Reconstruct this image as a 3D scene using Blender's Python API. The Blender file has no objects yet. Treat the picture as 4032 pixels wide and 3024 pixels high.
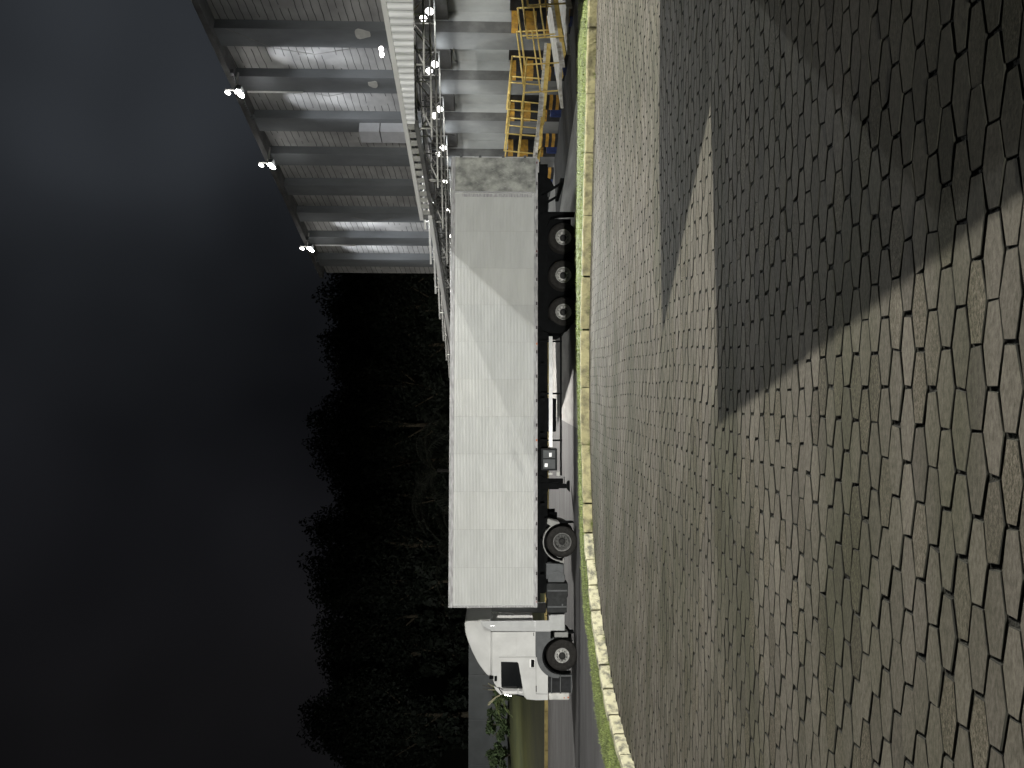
import bpy, math, random
import numpy as np
from mathutils import Matrix, Vector
random.seed(7); rng = np.random.default_rng(7)
R = math.radians
sc = bpy.context.scene; COL = sc.collection

# ---------------------------------------------------------------- camera (phone held on its side: rolled 90 degrees)
f, cx, cy = 2900.0, 1512.0, 2016.0
pitch, roll = math.atan(66/f), R(.2)
Fw = Vector((0, math.cos(pitch), -math.sin(pitch))); Up = Vector((0, math.sin(pitch), math.cos(pitch))); Xr = Vector((1,0,0))
rr = Xr*math.cos(roll)+Up*math.sin(roll); uu = -Xr*math.sin(roll)+Up*math.cos(roll)
cam = bpy.data.cameras.new('camera'); co = bpy.data.objects.new('camera', cam); COL.objects.link(co)
cam.sensor_fit = 'HORIZONTAL'; cam.sensor_width = 36; cam.lens = f/4032*36; cam.clip_start = .05; cam.clip_end = 1000
m = Matrix.Identity(4)
for i in range(3): m[i][0] = -uu[i]; m[i][1] = rr[i]; m[i][2] = -Fw[i]; m[i][3] = (0,0,1.6)[i]
co.matrix_world = m; sc.camera = co

# ---------------------------------------------------------------- world: night sky, faint glow of the yard
wd = bpy.data.worlds.new('World'); sc.world = wd; wd.use_nodes = True
nt = wd.node_tree; N = nt.nodes; L = nt.links; N.clear()
out = N.new('ShaderNodeOutputWorld'); bg = N.new('ShaderNodeBackground'); L.new(bg.outputs[0], out.inputs[0])
tc = N.new('ShaderNodeTexCoord')
dp = N.new('ShaderNodeVectorMath'); dp.operation = 'DOT_PRODUCT'; L.new(tc.outputs['Generated'], dp.inputs[0]); dp.inputs[1].default_value = Vector((.50,1.0,.52)).normalized()
mr = N.new('ShaderNodeMapRange'); mr.inputs[1].default_value = .70; mr.inputs[2].default_value = 1.0; L.new(dp.outputs['Value'], mr.inputs[0])
cr = N.new('ShaderNodeValToRGB'); L.new(mr.outputs[0], cr.inputs[0])
cr.color_ramp.elements[0].color = (.0052,.0050,.0054,1); cr.color_ramp.interpolation = 'B_SPLINE'; cr.color_ramp.elements[1].color = (.032,.036,.042,1)
e = cr.color_ramp.elements.new(.5); e.color = (.0070,.0072,.0088,1); e = cr.color_ramp.elements.new(.78); e.color = (.0085,.0093,.0110,1); e = cr.color_ramp.elements.new(.92); e.color = (.0150,.0168,.0200,1)
nz = N.new('ShaderNodeTexNoise'); nz.inputs['Scale'].default_value = 2.6; nz.inputs['Detail'].default_value = 2; L.new(tc.outputs['Generated'], nz.inputs[0])
m2 = N.new('ShaderNodeMapRange'); m2.inputs[1].default_value=.3; m2.inputs[2].default_value=.7; m2.inputs[3].default_value = .5; m2.inputs[4].default_value = 1.45; L.new(nz.outputs[0], m2.inputs[0])
vm = N.new('ShaderNodeVectorMath'); vm.operation = 'SCALE'; L.new(cr.outputs[0], vm.inputs[0]); L.new(m2.outputs[0], vm.inputs['Scale'])
L.new(vm.outputs[0], bg.inputs[0]); bg.inputs[1].default_value = 1.0
sc.view_settings.view_transform = 'Standard'; sc.view_settings.look = 'None'; sc.view_settings.exposure = 0; sc.view_settings.gamma = 1
sc.cycles.max_bounces = 6; sc.cycles.sample_clamp_indirect = 3

# ---------------------------------------------------------------- helpers
def tag(o, label=None, cat=None, group=None, kind=None):
    for k, v in (('label',label),('category',cat),('group',group),('kind',kind)):
        if v: o[k] = v
    return o
def empty(name, loc=(0,0,0), rz=0, label=None, cat=None, group=None):
    o = bpy.data.objects.new(name, None); COL.objects.link(o); o.location = loc; o.rotation_euler = (0,0,rz); o.empty_display_size=.2
    return tag(o, label, cat, group)
class MB:
    def __init__(s): s.v=[]; s.f=[]; s.sm=[]
    def add(s, v, f, smooth=False):
        n = len(s.v); s.v += [tuple(p) for p in v]; s.f += [tuple(i+n for i in q) for q in f]; s.sm += [smooth]*len(f); return s
    def box(s, a, b):
        x0,x1 = sorted((a[0],b[0])); y0,y1 = sorted((a[1],b[1])); z0,z1 = sorted((a[2],b[2]))
        return s.add([(x0,y0,z0),(x1,y0,z0),(x1,y1,z0),(x0,y1,z0),(x0,y0,z1),(x1,y0,z1),(x1,y1,z1),(x0,y1,z1)],
              [(0,3,2,1),(4,5,6,7),(0,1,5,4),(1,2,6,5),(2,3,7,6),(3,0,4,7)])
    def bar(s, p, q, r=.03, n=8, r2=None):
        p=Vector(p); q=Vector(q); d=(q-p).normalized(); a=d.orthogonal().normalized(); b=d.cross(a); r2 = r if r2 is None else r2
        v=[]; 
        for c,rad in ((p,r),(q,r2)):
            for i in range(n):
                t=2*math.pi*(i+.5)/n; v.append(c+a*math.cos(t)*rad+b*math.sin(t)*rad)
        fs=[(i,(i+1)%n,n+(i+1)%n,n+i) for i in range(n)]+[tuple(range(n-1,-1,-1)),tuple(range(n,2*n))]
        return s.add(v,fs,False if n<=5 else True)
    def tube(s, pts, r, n=6):
        for a,b in zip(pts[:-1],pts[1:]): s.bar(a,b,r,n)
        return s
    def beam(s, p, q, w, h):            # rectangular section, h is vertical
        p=Vector(p); q=Vector(q); d=(q-p).normalized(); sd=d.cross(Vector((0,0,1)))
        sd = Vector((1,0,0)) if sd.length<.01 else sd.normalized(); u=sd.cross(d)
        v=[c+sd*a*w/2+u*b*h/2 for c in (p,q) for a,b in ((-1,-1),(1,-1),(1,1),(-1,1))]
        return s.add(v,[(0,1,2,3),(7,6,5,4),(0,4,5,1),(1,5,6,2),(2,6,7,3),(3,7,4,0)])
    def prism(s, poly, a, b, axis='y'):  # outline in (x,z) extruded along y, or (x,y) along z, or (y,z) along x
        n=len(poly)
        mk = {'y':lambda p,t:(p[0],t,p[1]),'z':lambda p,t:(p[0],p[1],t),'x':lambda p,t:(t,p[0],p[1])}[axis]
        return s.add([mk(p,a) for p in poly]+[mk(p,b) for p in poly],
            [tuple(range(n)),tuple(range(2*n-1,n-1,-1))]+[(i,n+i,n+(i+1)%n,(i+1)%n) for i in range(n)])
    def lathe(s, prof, c=(0,0,0), n=40, closed=False, smooth=True):   # profile (radius, y) about the y axis through c
        v=[]; k=len(prof)
        for i in range(n):
            t=2*math.pi*i/n
            for r,y in prof: v.append((c[0]+r*math.cos(t),c[1]+y,c[2]+r*math.sin(t)))
        fs=[]
        for i in range(n):
            j=(i+1)%n
            for q in range(k if closed else k-1): fs.append((i*k+q,i*k+(q+1)%k,j*k+(q+1)%k,j*k+q))
        return s.add(v,fs,smooth)
    def islands(s):
        par=list(range(len(s.v)))
        def fd(i):
            while par[i]!=i: par[i]=par[par[i]]; i=par[i]
            return i
        for q in s.f:
            a=fd(q[0])
            for i in q[1:]: par[fd(i)]=a
        g={}
        for q,m in zip(s.f,s.sm): g.setdefault(fd(q[0]),[]).append((q,m))
        out=[]
        for fs in g.values():
            ids=sorted({i for q,_ in fs for i in q}); mp={i:k for k,i in enumerate(ids)}; o=MB(); o.v=[s.v[i] for i in ids]; o.f=[tuple(mp[i] for i in q) for q,_ in fs]; o.sm=[m for _,m in fs]; out.append(o)
        return out
    def build_each(s, name, mat, parent=None, bevel=0, **kw):
        return [o.build(name,mat,parent,bevel,**kw) for o in s.islands()]
    def build(s, name, mat, parent=None, bevel=0, seg=2, **kw):
        me=bpy.data.meshes.new(name); me.from_pydata(s.v,[],s.f); me.materials.append(mat)
        import bmesh
        bm=bmesh.new(); bm.from_mesh(me); bmesh.ops.recalc_face_normals(bm,faces=bm.faces); bm.to_mesh(me); bm.free()
        me.polygons.foreach_set('use_smooth', s.sm); me.update()
        o=bpy.data.objects.new(name,me); COL.objects.link(o)
        if parent: o.parent=parent
        if bevel:
            b=o.modifiers.new('bevel','BEVEL'); b.width=bevel; b.segments=seg; b.limit_method='ANGLE'; b.angle_limit=R(35)
            me.polygons.foreach_set('use_smooth',[True]*len(me.polygons))
            w_=o.modifiers.new('wn','WEIGHTED_NORMAL'); w_.keep_sharp=False
        return tag(o,**kw) if kw else o
def copy_tree(o, parent=None):
    c=o.copy(); COL.objects.link(c); c.parent=parent
    for ch in list(o.children): copy_tree(ch,c)
    return c

def mat(name, col, rough=.6, metal=0, var=0, scale=4, bump=0, bscale=30, col2=None, lo=.4, hi=.65, stretch=None, spec=.5, emit=0, detail=5):
    M=bpy.data.materials.new(name); M.use_nodes=True; t=M.node_tree; n=t.nodes; l=t.links; b=n['Principled BSDF']
    b.inputs['Base Color'].default_value=(*col,1); b.inputs['Roughness'].default_value=rough; b.inputs['Metallic'].default_value=metal
    b.inputs['Specular IOR Level'].default_value=spec
    if emit: b.inputs['Emission Color'].default_value=(*col,1); b.inputs['Emission Strength'].default_value=emit
    co_=n.new('ShaderNodeTexCoord'); src=co_.outputs['Object']
    if stretch:
        mp=n.new('ShaderNodeMapping'); mp.inputs['Scale'].default_value=stretch; l.new(src,mp.inputs[0]); src=mp.outputs[0]
    M['_']=1
    if var or col2:
        nn=n.new('ShaderNodeTexNoise'); nn.inputs['Scale'].default_value=scale; nn.inputs['Detail'].default_value=detail; nn.inputs['Roughness'].default_value=.6; l.new(src,nn.inputs[0])
        rp=n.new('ShaderNodeValToRGB'); l.new(nn.outputs[0],rp.inputs[0])
        c2=col2 or tuple(c*(1-var) for c in col); c1=col if col2 else tuple(min(1,c*(1+var)) for c in col)
        rp.color_ramp.elements[0].position=lo; rp.color_ramp.elements[1].position=hi
        rp.color_ramp.elements[0].color=(*c2,1); rp.color_ramp.elements[1].color=(*c1,1); l.new(rp.outputs[0],b.inputs['Base Color'])
    if bump:
        nb=n.new('ShaderNodeTexNoise'); nb.inputs['Scale'].default_value=bscale; nb.inputs['Detail'].default_value=4; l.new(src,nb.inputs[0])
        bp=n.new('ShaderNodeBump'); bp.inputs['Strength'].default_value=bump; bp.inputs['Distance'].default_value=.02; l.new(nb.outputs[0],bp.inputs['Height']); l.new(bp.outputs[0],b.inputs['Normal'])
    del M['_']
    return M
WHITE=mat('white_paint',(.53,.535,.53),.5,spec=.3,var=.09,scale=1.2)
TRW=mat('trailer_panel',(.52,.53,.525),.6,spec=.3,var=.05,scale=.9,stretch=(.6,1,2.5))
TRF=mat('trailer_trim',(.38,.38,.39),.65,spec=.3,var=.3,scale=3,stretch=(1,1,6))
SCUFF=mat('scuffed_door',(.44,.45,.42),.5,col2=(.12,.125,.12),scale=1.6,lo=.36,hi=.66,stretch=(1.5,1,1.2),detail=15,bump=.3,bscale=5)
BLACK=mat('black_paint',(.0035,.004,.0045),.8,spec=.1,var=.3,scale=5)
DARK=mat('dark_plastic',(.022,.023,.025),.7,spec=.15,var=.2,scale=6)
GREYP=mat('grey_plastic',(.10,.105,.11),.7,spec=.2,var=.1,scale=5)
LGREY=mat('light_grey_plastic',(.17,.17,.165),.45,var=.12,scale=6)
RUB=mat('tyre_rubber',(.022,.021,.020),.85,spec=.15,var=.25,scale=12)
RIM=mat('steel_rim',(.34,.34,.33),.55,metal=.2,var=.3,scale=15)
HUB=mat('dark_hub',(.025,.025,.025),.7,spec=.2,var=.3,scale=20)
GLASS=mat('dark_glass',(.006,.007,.008),.06,spec=.6)
REDL=mat('red_marker',(.10,.012,.01),.3)
ORL=mat('orange_reflector',(.5,.12,.02),.3)
ALU=mat('aluminium',(.5,.5,.52),.35,metal=.6,var=.1,scale=4)
GALV=mat('galvanised_steel',(.40,.40,.385),.5,metal=.2,var=.15,scale=5)
YEL=mat('yellow_paint',(.80,.60,.20),.5,var=.15,scale=5,col2=(.55,.36,.08),lo=.3,hi=.5)
CHY=mat('faded_yellow',(.55,.30,.04),.7,col2=(.30,.17,.04),scale=6,lo=.35,hi=.6)
CHB=mat('faded_black',(.02,.02,.022),.7,var=.3,scale=6)
BLUE=mat('blue_paint',(.015,.03,.12),.55,var=.3,scale=5)
DECK=mat('deck_plate',(.66,.65,.63),.55,col2=(.42,.39,.34),scale=3,lo=.35,hi=.55,stretch=(1,3,1))
LAMP=mat('lamp_lens',(1,.98,.93),.3,emit=60)
BULB=mat('bulb_glass',(1,.98,.93),.3,emit=9)
LAMPS=mat('small_lamp_lens',(1,.98,.94),.3,emit=14)
CORR=mat('fascia_sheet',(.68,.69,.71),.45,metal=.0,var=.15,scale=2,stretch=(3,1,.3))

# ---------------------------------------------------------------- off-frame and visible light sources (each lamp's light lives with its lamp)
def spot(parent, loc, target, power, size=R(150), radius=.12, col=(1,.96,.88), blend=.6, name='floodlight_beam'):
    d=bpy.data.lights.new(name,'SPOT'); d.energy=power; d.spot_size=size; d.spot_blend=blend; d.shadow_soft_size=radius; d.color=col
    o=bpy.data.objects.new(name,d); COL.objects.link(o); o.parent=parent; o.location=loc
    o.rotation_euler=(Vector(target)-Vector(loc)).to_track_quat('-Z','Y').to_euler(); return o

# warehouse frame: local x runs along the wall away from the viewer, local y sticks out of the wall, z = 0 at camera ground level
W0=Vector((13.45,28.2,0)); WA=math.atan2(.939,-.343)
WM=Matrix.Translation(W0)@Matrix.Rotation(WA,4,'Z'); WI=WM.inverted()
def WL(p): return WI@Vector(p)

# ================================================================ SETTING
def sheet(name, pts, m_, kind='structure'):
    mb=MB(); mb.add(pts,[tuple(range(len(pts)))]); return mb.build(name,m_,kind=kind)
ASPH=mat('asphalt',(.13,.13,.135),.8,var=.18,scale=1.2,bump=.5,bscale=60,stretch=(.35,1.6,1))
YARD=mat('yard_concrete',(.30,.295,.29),.75,var=.2,scale=1.0,bump=.3,bscale=30,stretch=(1.5,.4,1))
JOINT=mat('joint_sand',(.020,.020,.014),.95,var=.6,scale=6,bump=.8,bscale=60)  # sand kept dark to stand in for shade in the shallow joints
GRD=mat('soil',(.03,.035,.02),.9,var=.3,scale=1)
ZR=-1.2
sheet('road',[(-60,13,ZR),(60,13,ZR),(60,39,ZR),(-60,39,ZR)],ASPH)
# kerb polyline (cobble side)
KP=[(12.5,10.9),(9,11.35),(6.1,11.72),(4.23,12.07),(2.62,12.36),(.93,12.58),(-.82,12.50),(-1.64,12.30),(-2.44,11.98),(-3.0,11.60),(-3.39,11.12),(-3.68,10.7),(-3.9,10.3),(-4.08,9.9),(-4.22,9.5),(-4.31,9.0),(-4.36,8.4),(-4.38,7.0),(-4.4,5.0),(-4.4,-6)]
GP=[(12.5,12.7),(9,12.95),(6.86,13.13),(4.18,13.25),(2.7,13.4),(.9,13.25),(-.61,12.98),(-1.72,12.86),(-2.56,12.62),(-3.31,12.3),(-3.7,12.05),(-3.96,11.61),(-4.35,11.1),(-4.65,10.75),(-4.91,10.23),(-4.98,9.9),(-5.05,9.5),(-5.15,8),(-5.3,5.4),(-5.3,-6)]
def resample(P,step):
    out=[Vector((*P[0],0))]; acc=0
    for a,b in zip(P[:-1],P[1:]):
        a=Vector((*a,0)); b=Vector((*b,0)); d=(b-a).length; t=step-acc
        while t<=d: out.append(a+(b-a)*t/d); t+=step
        acc=(d-(t-step))
    return out
kx=np.array([p[0] for p in KP]); ky=np.array([p[1] for p in KP])
def kerb_y(x): return np.interp(x,kx[::-1],ky[::-1])
# paving: hexagonal blocks laid lengthwise, every block real
def paving():
    Lx,Wy=.288,.110; row=Wy*.75; gap=.0034
    cxs=[];cys=[]
    for j in range(int(16.0/row)):
        y=-3.2+j*row
        for i in range(-19,46):
            x=i*Lx+(Lx/2 if j%2 else 0)
            cxs.append(x); cys.append(y)
    X=np.array(cxs);Y=np.array(cys)
    X=X+ .03*np.sin(Y*.9+1)+.015*np.sin(Y*2.3); Y=Y+.018*np.sin(X*.8)+.005*np.sin(X*2.1+Y)
    keep=(Y<kerb_y(X)-.035)&(X>-4.35)&(X<12.4)
    # blocks outside the view to the right are only needed near the front
    keep&=(X<3.5+.62*np.maximum(Y,0))
    X=X[keep];Y=Y[keep];n=len(X)
    hx=np.array([.5,.5,0,-.5,-.5,0])*1.0; hy=np.array([.25,-.25,-.5,-.5+.25,.25,.5])
    shape=np.stack([np.array([.5,.5,0,-.5,-.5,0])*Lx,np.array([.25,-.25,-.5,-.25,.25,.5])*Wy],1)
    th=rng.normal(0,.010,n); jx=rng.normal(0,.0034,n); jy=rng.normal(0,.0012,n)
    ins=gap*.98+np.abs(rng.normal(0,.0014,n))+(rng.random(n)<.05)*.003
    zt=.0008*np.sin(X*1.7+Y*.6)+np.clip(rng.normal(0,.0010,n),-.002,.003)
    tx=rng.normal(0,.008,n); ty=rng.normal(0,.007,n)
    c,s=np.cos(th),np.sin(th)
    def ring(extra,dz,wob=True):
        sx=(Lx-2*(ins*1.35+extra))/Lx; sy=(Wy-2*(ins*.95+extra))/Wy
        px=shape[None,:,0]*sx[:,None]; py=shape[None,:,1]*sy[:,None]
        if wob: px=px+W1; py=py+W2
        qx=px*c[:,None]-py*s[:,None]; qy=px*s[:,None]+py*c[:,None]
        z=(zt[:,None]+tx[:,None]*px+ty[:,None]*py)+dz
        return np.stack([X[:,None]+jx[:,None]+qx,Y[:,None]+jy[:,None]+qy,z],2)
    W1=rng.normal(0,.0032,(n,6)); W2=rng.normal(0,.0016,(n,6))
    r0=ring(0,-.045); r1=ring(0,-.0030); r2=ring(.0026,0)
    V=np.concatenate([r0,r1,r2],1).reshape(-1,3)
    base=(np.arange(n)*18)
    quads=[]
    for k in range(6):
        k2=(k+1)%6
        quads.append(np.stack([base+k,base+k2,base+6+k2,base+6+k],1)); quads.append(np.stack([base+6+k,base+6+k2,base+12+k2,base+12+k],1))
    Q=np.concatenate(quads)[:,::-1]; H=np.stack([base+12+k for k in range(6)],1)[:,::-1]
    Q=np.ascontiguousarray(Q); H=np.ascontiguousarray(H)
    me=bpy.data.meshes.new('paving')
    nq,nh=len(Q),len(H)
    me.vertices.add(len(V)); me.vertices.foreach_set('co',V.ravel())
    me.loops.add(nq*4+nh*6); me.loops.foreach_set('vertex_index',np.concatenate([Q.ravel(),H.ravel()]))
    me.polygons.add(nq+nh); me.polygons.foreach_set('loop_start',np.concatenate([np.arange(nq)*4,nq*4+np.arange(nh)*6]))
    me.update(calc_edges=True)
    tone=np.clip(rng.normal(.5,.18,n)+ (rng.random(n)<.06)*-.35,0,1)
    att=me.attributes.new('tone','FLOAT','POINT'); att.data.foreach_set('value',np.repeat(tone,18))
    att2=me.attributes.new('worn','FLOAT','POINT'); att2.data.foreach_set('value',np.repeat((rng.random(n)<.22)*rng.uniform(.4,1,n)+.15,18))
    M=bpy.data.materials.new('concrete_block'); M.use_nodes=True; t=M.node_tree; nn=t.nodes; l=t.links; b=nn['Principled BSDF']; b.inputs['Roughness'].default_value=.85; b.inputs['Specular IOR Level'].default_value=.25
    at=nn.new('ShaderNodeAttribute'); at.attribute_name='tone'
    co_=nn.new('ShaderNodeTexCoord'); mp=nn.new('ShaderNodeMapping'); mp.inputs['Scale'].default_value=(9,28,20); l.new(co_.outputs['Object'],mp.inputs[0]); mq=nn.new('ShaderNodeMapping'); mq.inputs['Scale'].default_value=(.55,2.4,1); l.new(co_.outputs['Object'],mq.inputs[0])
    n1=nn.new('ShaderNodeTexNoise'); n1.inputs['Scale'].default_value=3; n1.inputs['Detail'].default_value=8; n1.inputs['Roughness'].default_value=.7; l.new(mp.outputs[0],n1.inputs[0])
    n2=nn.new('ShaderNodeTexNoise'); n2.inputs['Scale'].default_value=.7; n2.inputs['Detail'].default_value=6; l.new(mq.outputs[0],n2.inputs[0])
    r1_=nn.new('ShaderNodeValToRGB'); l.new(at.outputs['Fac'],r1_.inputs[0]); r1_.color_ramp.elements[0].color=(.082,.079,.070,1); r1_.color_ramp.elements[1].color=(.140,.135,.120,1)
    r2_=nn.new('ShaderNodeValToRGB'); l.new(n1.outputs[0],r2_.inputs[0]); r2_.color_ramp.elements[0].position=.32; r2_.color_ramp.elements[1].position=.62; r2_.color_ramp.elements[0].color=(.55,.54,.50,1); r2_.color_ramp.elements[1].color=(1.18,1.16,1.12,1)
    r3_=nn.new('ShaderNodeValToRGB'); l.new(n2.outputs[0],r3_.inputs[0]); r3_.color_ramp.elements[0].position=.36; r3_.color_ramp.elements[1].position=.58; r3_.color_ramp.elements[0].color=(.60,.62,.50,1); r3_.color_ramp.elements[1].color=(1.06,1.03,1.0,1)
    mx=nn.new('ShaderNodeMix'); mx.data_type='RGBA'; mx.blend_type='MULTIPLY'; mx.inputs[0].default_value=1; l.new(r1_.outputs[0],mx.inputs[6]); l.new(r2_.outputs[0],mx.inputs[7])
    wa=nn.new('ShaderNodeAttribute'); wa.attribute_name='worn'; n5=nn.new('ShaderNodeTexNoise'); n5.inputs['Scale'].default_value=7; n5.inputs['Detail'].default_value=10; n5.inputs['Roughness'].default_value=.8; l.new(mp.outputs[0],n5.inputs[0])
    r5=nn.new('ShaderNodeValToRGB'); l.new(n5.outputs[0],r5.inputs[0]); r5.color_ramp.elements[0].position=.42; r5.color_ramp.elements[1].position=.6; r5.color_ramp.elements[0].color=(.35,.36,.28,1); r5.color_ramp.elements[1].color=(1.45,1.4,1.35,1)
    mw=nn.new('ShaderNodeMix'); mw.data_type='RGBA'; mw.blend_type='MULTIPLY'; l.new(wa.outputs['Fac'],mw.inputs[0]); l.new(mx.outputs[2],mw.inputs[6]); l.new(r5.outputs[0],mw.inputs[7]); mx=mw
    my=nn.new('ShaderNodeMix'); my.data_type='RGBA'; my.blend_type='MULTIPLY'; my.inputs[0].default_value=1; l.new(mx.outputs[2],my.inputs[6]); l.new(r3_.outputs[0],my.inputs[7]); l.new(my.outputs[2],b.inputs['Base Color'])
    n3=nn.new('ShaderNodeTexNoise'); n3.inputs['Scale'].default_value=70; n3.inputs['Detail'].default_value=4; l.new(co_.outputs['Object'],n3.inputs[0])
    bp=nn.new('ShaderNodeBump'); bp.inputs['Strength'].default_value=.45; bp.inputs['Distance'].default_value=.004; l.new(n3.outputs[0],bp.inputs['Height']); l.new(bp.outputs[0],b.inputs['Normal'])
    me.materials.append(M); me.materials.append(mat('block_side_shade',(.022,.022,.016),.95,var=.5,scale=8))  # block sides coloured dark so they read as unlit
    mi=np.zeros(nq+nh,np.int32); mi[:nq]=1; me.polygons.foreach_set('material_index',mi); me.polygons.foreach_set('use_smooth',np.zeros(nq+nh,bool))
    o=bpy.data.objects.new('pavement',me); COL.objects.link(o); tag(o,kind='structure')
paving()
sheet('ground',[(x,y+.02,-.009) for x,y in KP]+[(-4.4,-10,-.009),(12.5,-10,-.009)],JOINT)
# kerb stones
KERB=mat('kerb_paint',(.30,.28,.15),.8,col2=(.13,.12,.07),scale=7,lo=.33,hi=.55,bump=.8,bscale=18,detail=8)
KERBW=mat('kerb_whitewash',(.44,.425,.29),.8,col2=(.13,.13,.10),scale=9,lo=.36,hi=.54,bump=.9,bscale=18,detail=9)
P=resample(KP,.02); 
cum=0; i=0; mbA=MB(); mbB=MB()
while i<len(P)-60:
    x=P[i].x
    ln = random.choice((.92,.98,1.0,1.02)) if x>-1.3 else random.uniform(.34,.62)
    j=min(len(P)-1,i+int(ln/.02)); a=P[i]; g=(.012 if random.random()<.75 else .045)
    d0=(P[j]-a); L0=d0.length; d=d0.normalized(); nrm=Vector((d.y,-d.x,0))
    if nrm.y<0: nrm=-nrm
    if x<-3.6 and nrm.x>0: nrm=-nrm
    h=.135+random.uniform(-.008,.008); w_=.125; off=random.uniform(-.008,.008)
    a2=a+nrm*off; mb=mbA if x>-2.4 else mbB
    ch=.018
    segs=max(2,int(L0/.12)); sec=[(0,-.05),(0,h-ch),(ch,h),(w_-ch,h),(w_,h-ch),(w_,-.3)]
    vs=[];fs=[]
    for k in range(segs+1):
        t=g/2+(L0-g)*k/segs; endf=.006 if k in (0,segs) else 0
        for q,(o_,z_) in enumerate(sec):
            jn=random.uniform(-.003,.003)
            p=a2+d*t+nrm*(o_+jn+(endf if o_==0 else 0)); vs.append((p.x,p.y,z_-endf+random.uniform(-.003,.003)))
    for k in range(segs):
        for q in range(5): fs.append((k*6+q,k*6+q+1,(k+1)*6+q+1,(k+1)*6+q))
    fs+= [tuple(range(6)),tuple(range(segs*6+5,segs*6-1,-1))]
    mb.add(vs,fs); i=j
mbA.build('kerb',KERB,kind='structure'); mbB.build('kerb',KERBW,kind='structure')
# grass verge on top, then the bank falls to the lower road
GRASS=mat('verge_grass',(.13,.165,.045),.85,var=.35,scale=5,bump=1,bscale=40,stretch=(1,1,1))
gp=[Vector((x,y,0)) for x,y in GP]; kp=[Vector((x,y,0)) for x,y in KP]
vs=[];n_=len(kp)
for k,g in zip(kp,gp):
    d=(g-k); d.z=0; dn=d.normalized()
    st=k+dn*.125
    vs+= [(st.x,st.y,.10),((st.x+g.x)/2,(st.y+g.y)/2,.135),(g.x,g.y,.135),(g.x+dn.x*.5,g.y+dn.y*.5,.02),(g.x+dn.x*2.8,g.y+dn.y*2.8,ZR-.05)]
mb=MB(); mb.add(vs,[(i*5+q,i*5+q+1,i*5+q+6,i*5+q+5) for i in range(n_-1) for q in range(4)],True); mb.build('verge',GRASS,kind='structure')
# blades on the verge
def blades():
    V=[];Fc=[]
    nb=26000
    seglen=[(kp[i+1]-kp[i]).length for i in range(n_-1)]; tot=sum(seglen[1:17]); 
    for _ in range(nb):
        i=random.choices(range(1,17),weights=seglen[1:17])[0]; t=random.random(); k=kp[i].lerp(kp[i+1],t); g=gp[i].lerp(gp[i+1],t)
        d=g-k; dn=d.normalized(); u=random.random()
        p=k+dn*.13+(g-k-dn*.13)*(u**.8)*1.06
        z=.12 if u>.1 else .10
        h=random.uniform(.015,.05)*(1.25 if random.random()<.05 else 1); a=random.uniform(0,6.28); w2=.004
        lean=Vector((random.uniform(-.02,.02),random.uniform(-.02,.02),0))
        b=len(V); V+= [(p.x-w2*math.cos(a),p.y-w2*math.sin(a),z),(p.x+w2*math.cos(a),p.y+w2*math.sin(a),z),(p.x+lean.x,p.y+lean.y,z+h)]; Fc.append((b,b+1,b+2))
    me=bpy.data.meshes.new('verge_blades'); me.from_pydata(V,[],Fc); me.materials.append(mat('grass_blade',(.18,.225,.065),.7,var=.4,scale=3)); o=bpy.data.objects.new('grass',me); COL.objects.link(o)
    tag(o,'short green grass growing on the verge behind the yellow kerb','grass',kind='stuff')
blades()
def weeds():
    V=[];Fc=[]; W_=random.Random(11)
    for c in range(46):
        x=W_.choice((W_.uniform(-4.3,-2.2),W_.uniform(-4.3,5.5))); y=float(kerb_y(x))-W_.uniform(.0,.07); 
        if x<-4.1: continue
        for b_ in range(W_.randint(5,22)):
            px,py=x+W_.gauss(0,.035),y-abs(W_.gauss(0,.012)); a=W_.uniform(0,6.28); h=W_.uniform(.02,.075); n0=len(V)
            V+= [(px-.003*math.cos(a),py-.003*math.sin(a),-.008),(px+.003*math.cos(a),py+.003*math.sin(a),-.008),(px+W_.gauss(0,.02),py-abs(W_.gauss(0,.015)),h)]; Fc.append((n0,n0+1,n0+2))
    me=bpy.data.meshes.new('kerb_weeds'); me.from_pydata(V,[],Fc); me.materials.append(mat('weed_blade',(.10,.13,.03),.8,var=.4,scale=5)); o=bpy.data.objects.new('weeds',me); COL.objects.link(o)
    tag(o,'small weeds growing in the gap at the foot of the kerb','weeds',kind='stuff')
weeds()
# gutter in front of the truck
g=MB(); g.box((-40,23.9,ZR+.004),(-6,24.15,ZR+.03)); g.box((-40,24.15,ZR+.004),(-6,24.3,ZR+.012)); g.build('gutter',mat('gutter_dark',(.03,.03,.032),.8,var=.3,scale=3),kind='structure')
# far side of the road: yellow kerb, lawn bank
g=MB(); x=-44
while x<4: g.box((x,38.2,ZR),(x+.97,38.45,ZR+.17)); x+=1.0
g.build('far_kerb',mat('far_kerb_paint',(.42,.33,.13),.8,var=.2,scale=3),kind='structure')
LAWN=mat('lawn',(.060,.066,.018),.9,col2=(.034,.040,.012),scale=.35,lo=.35,hi=.65,bump=1,bscale=12)
g=MB(); vs=[];fs=[]; nx,ny=40,10
for j in range(ny+1):
    for i in range(nx+1):
        xx=-60+i*1.7; yy=38.45+j*2.6; zz=ZR+.15+1.45*(j/ny)**1.1+.06*math.sin(xx*.7+j)
        vs.append((xx,yy,zz))
fs=[(j*(nx+1)+i,j*(nx+1)+i+1,(j+1)*(nx+1)+i+1,(j+1)*(nx+1)+i) for j in range(ny) for i in range(nx)]
g.add(vs,fs,True); g.build('lawn_bank',LAWN,kind='structure')
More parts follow.
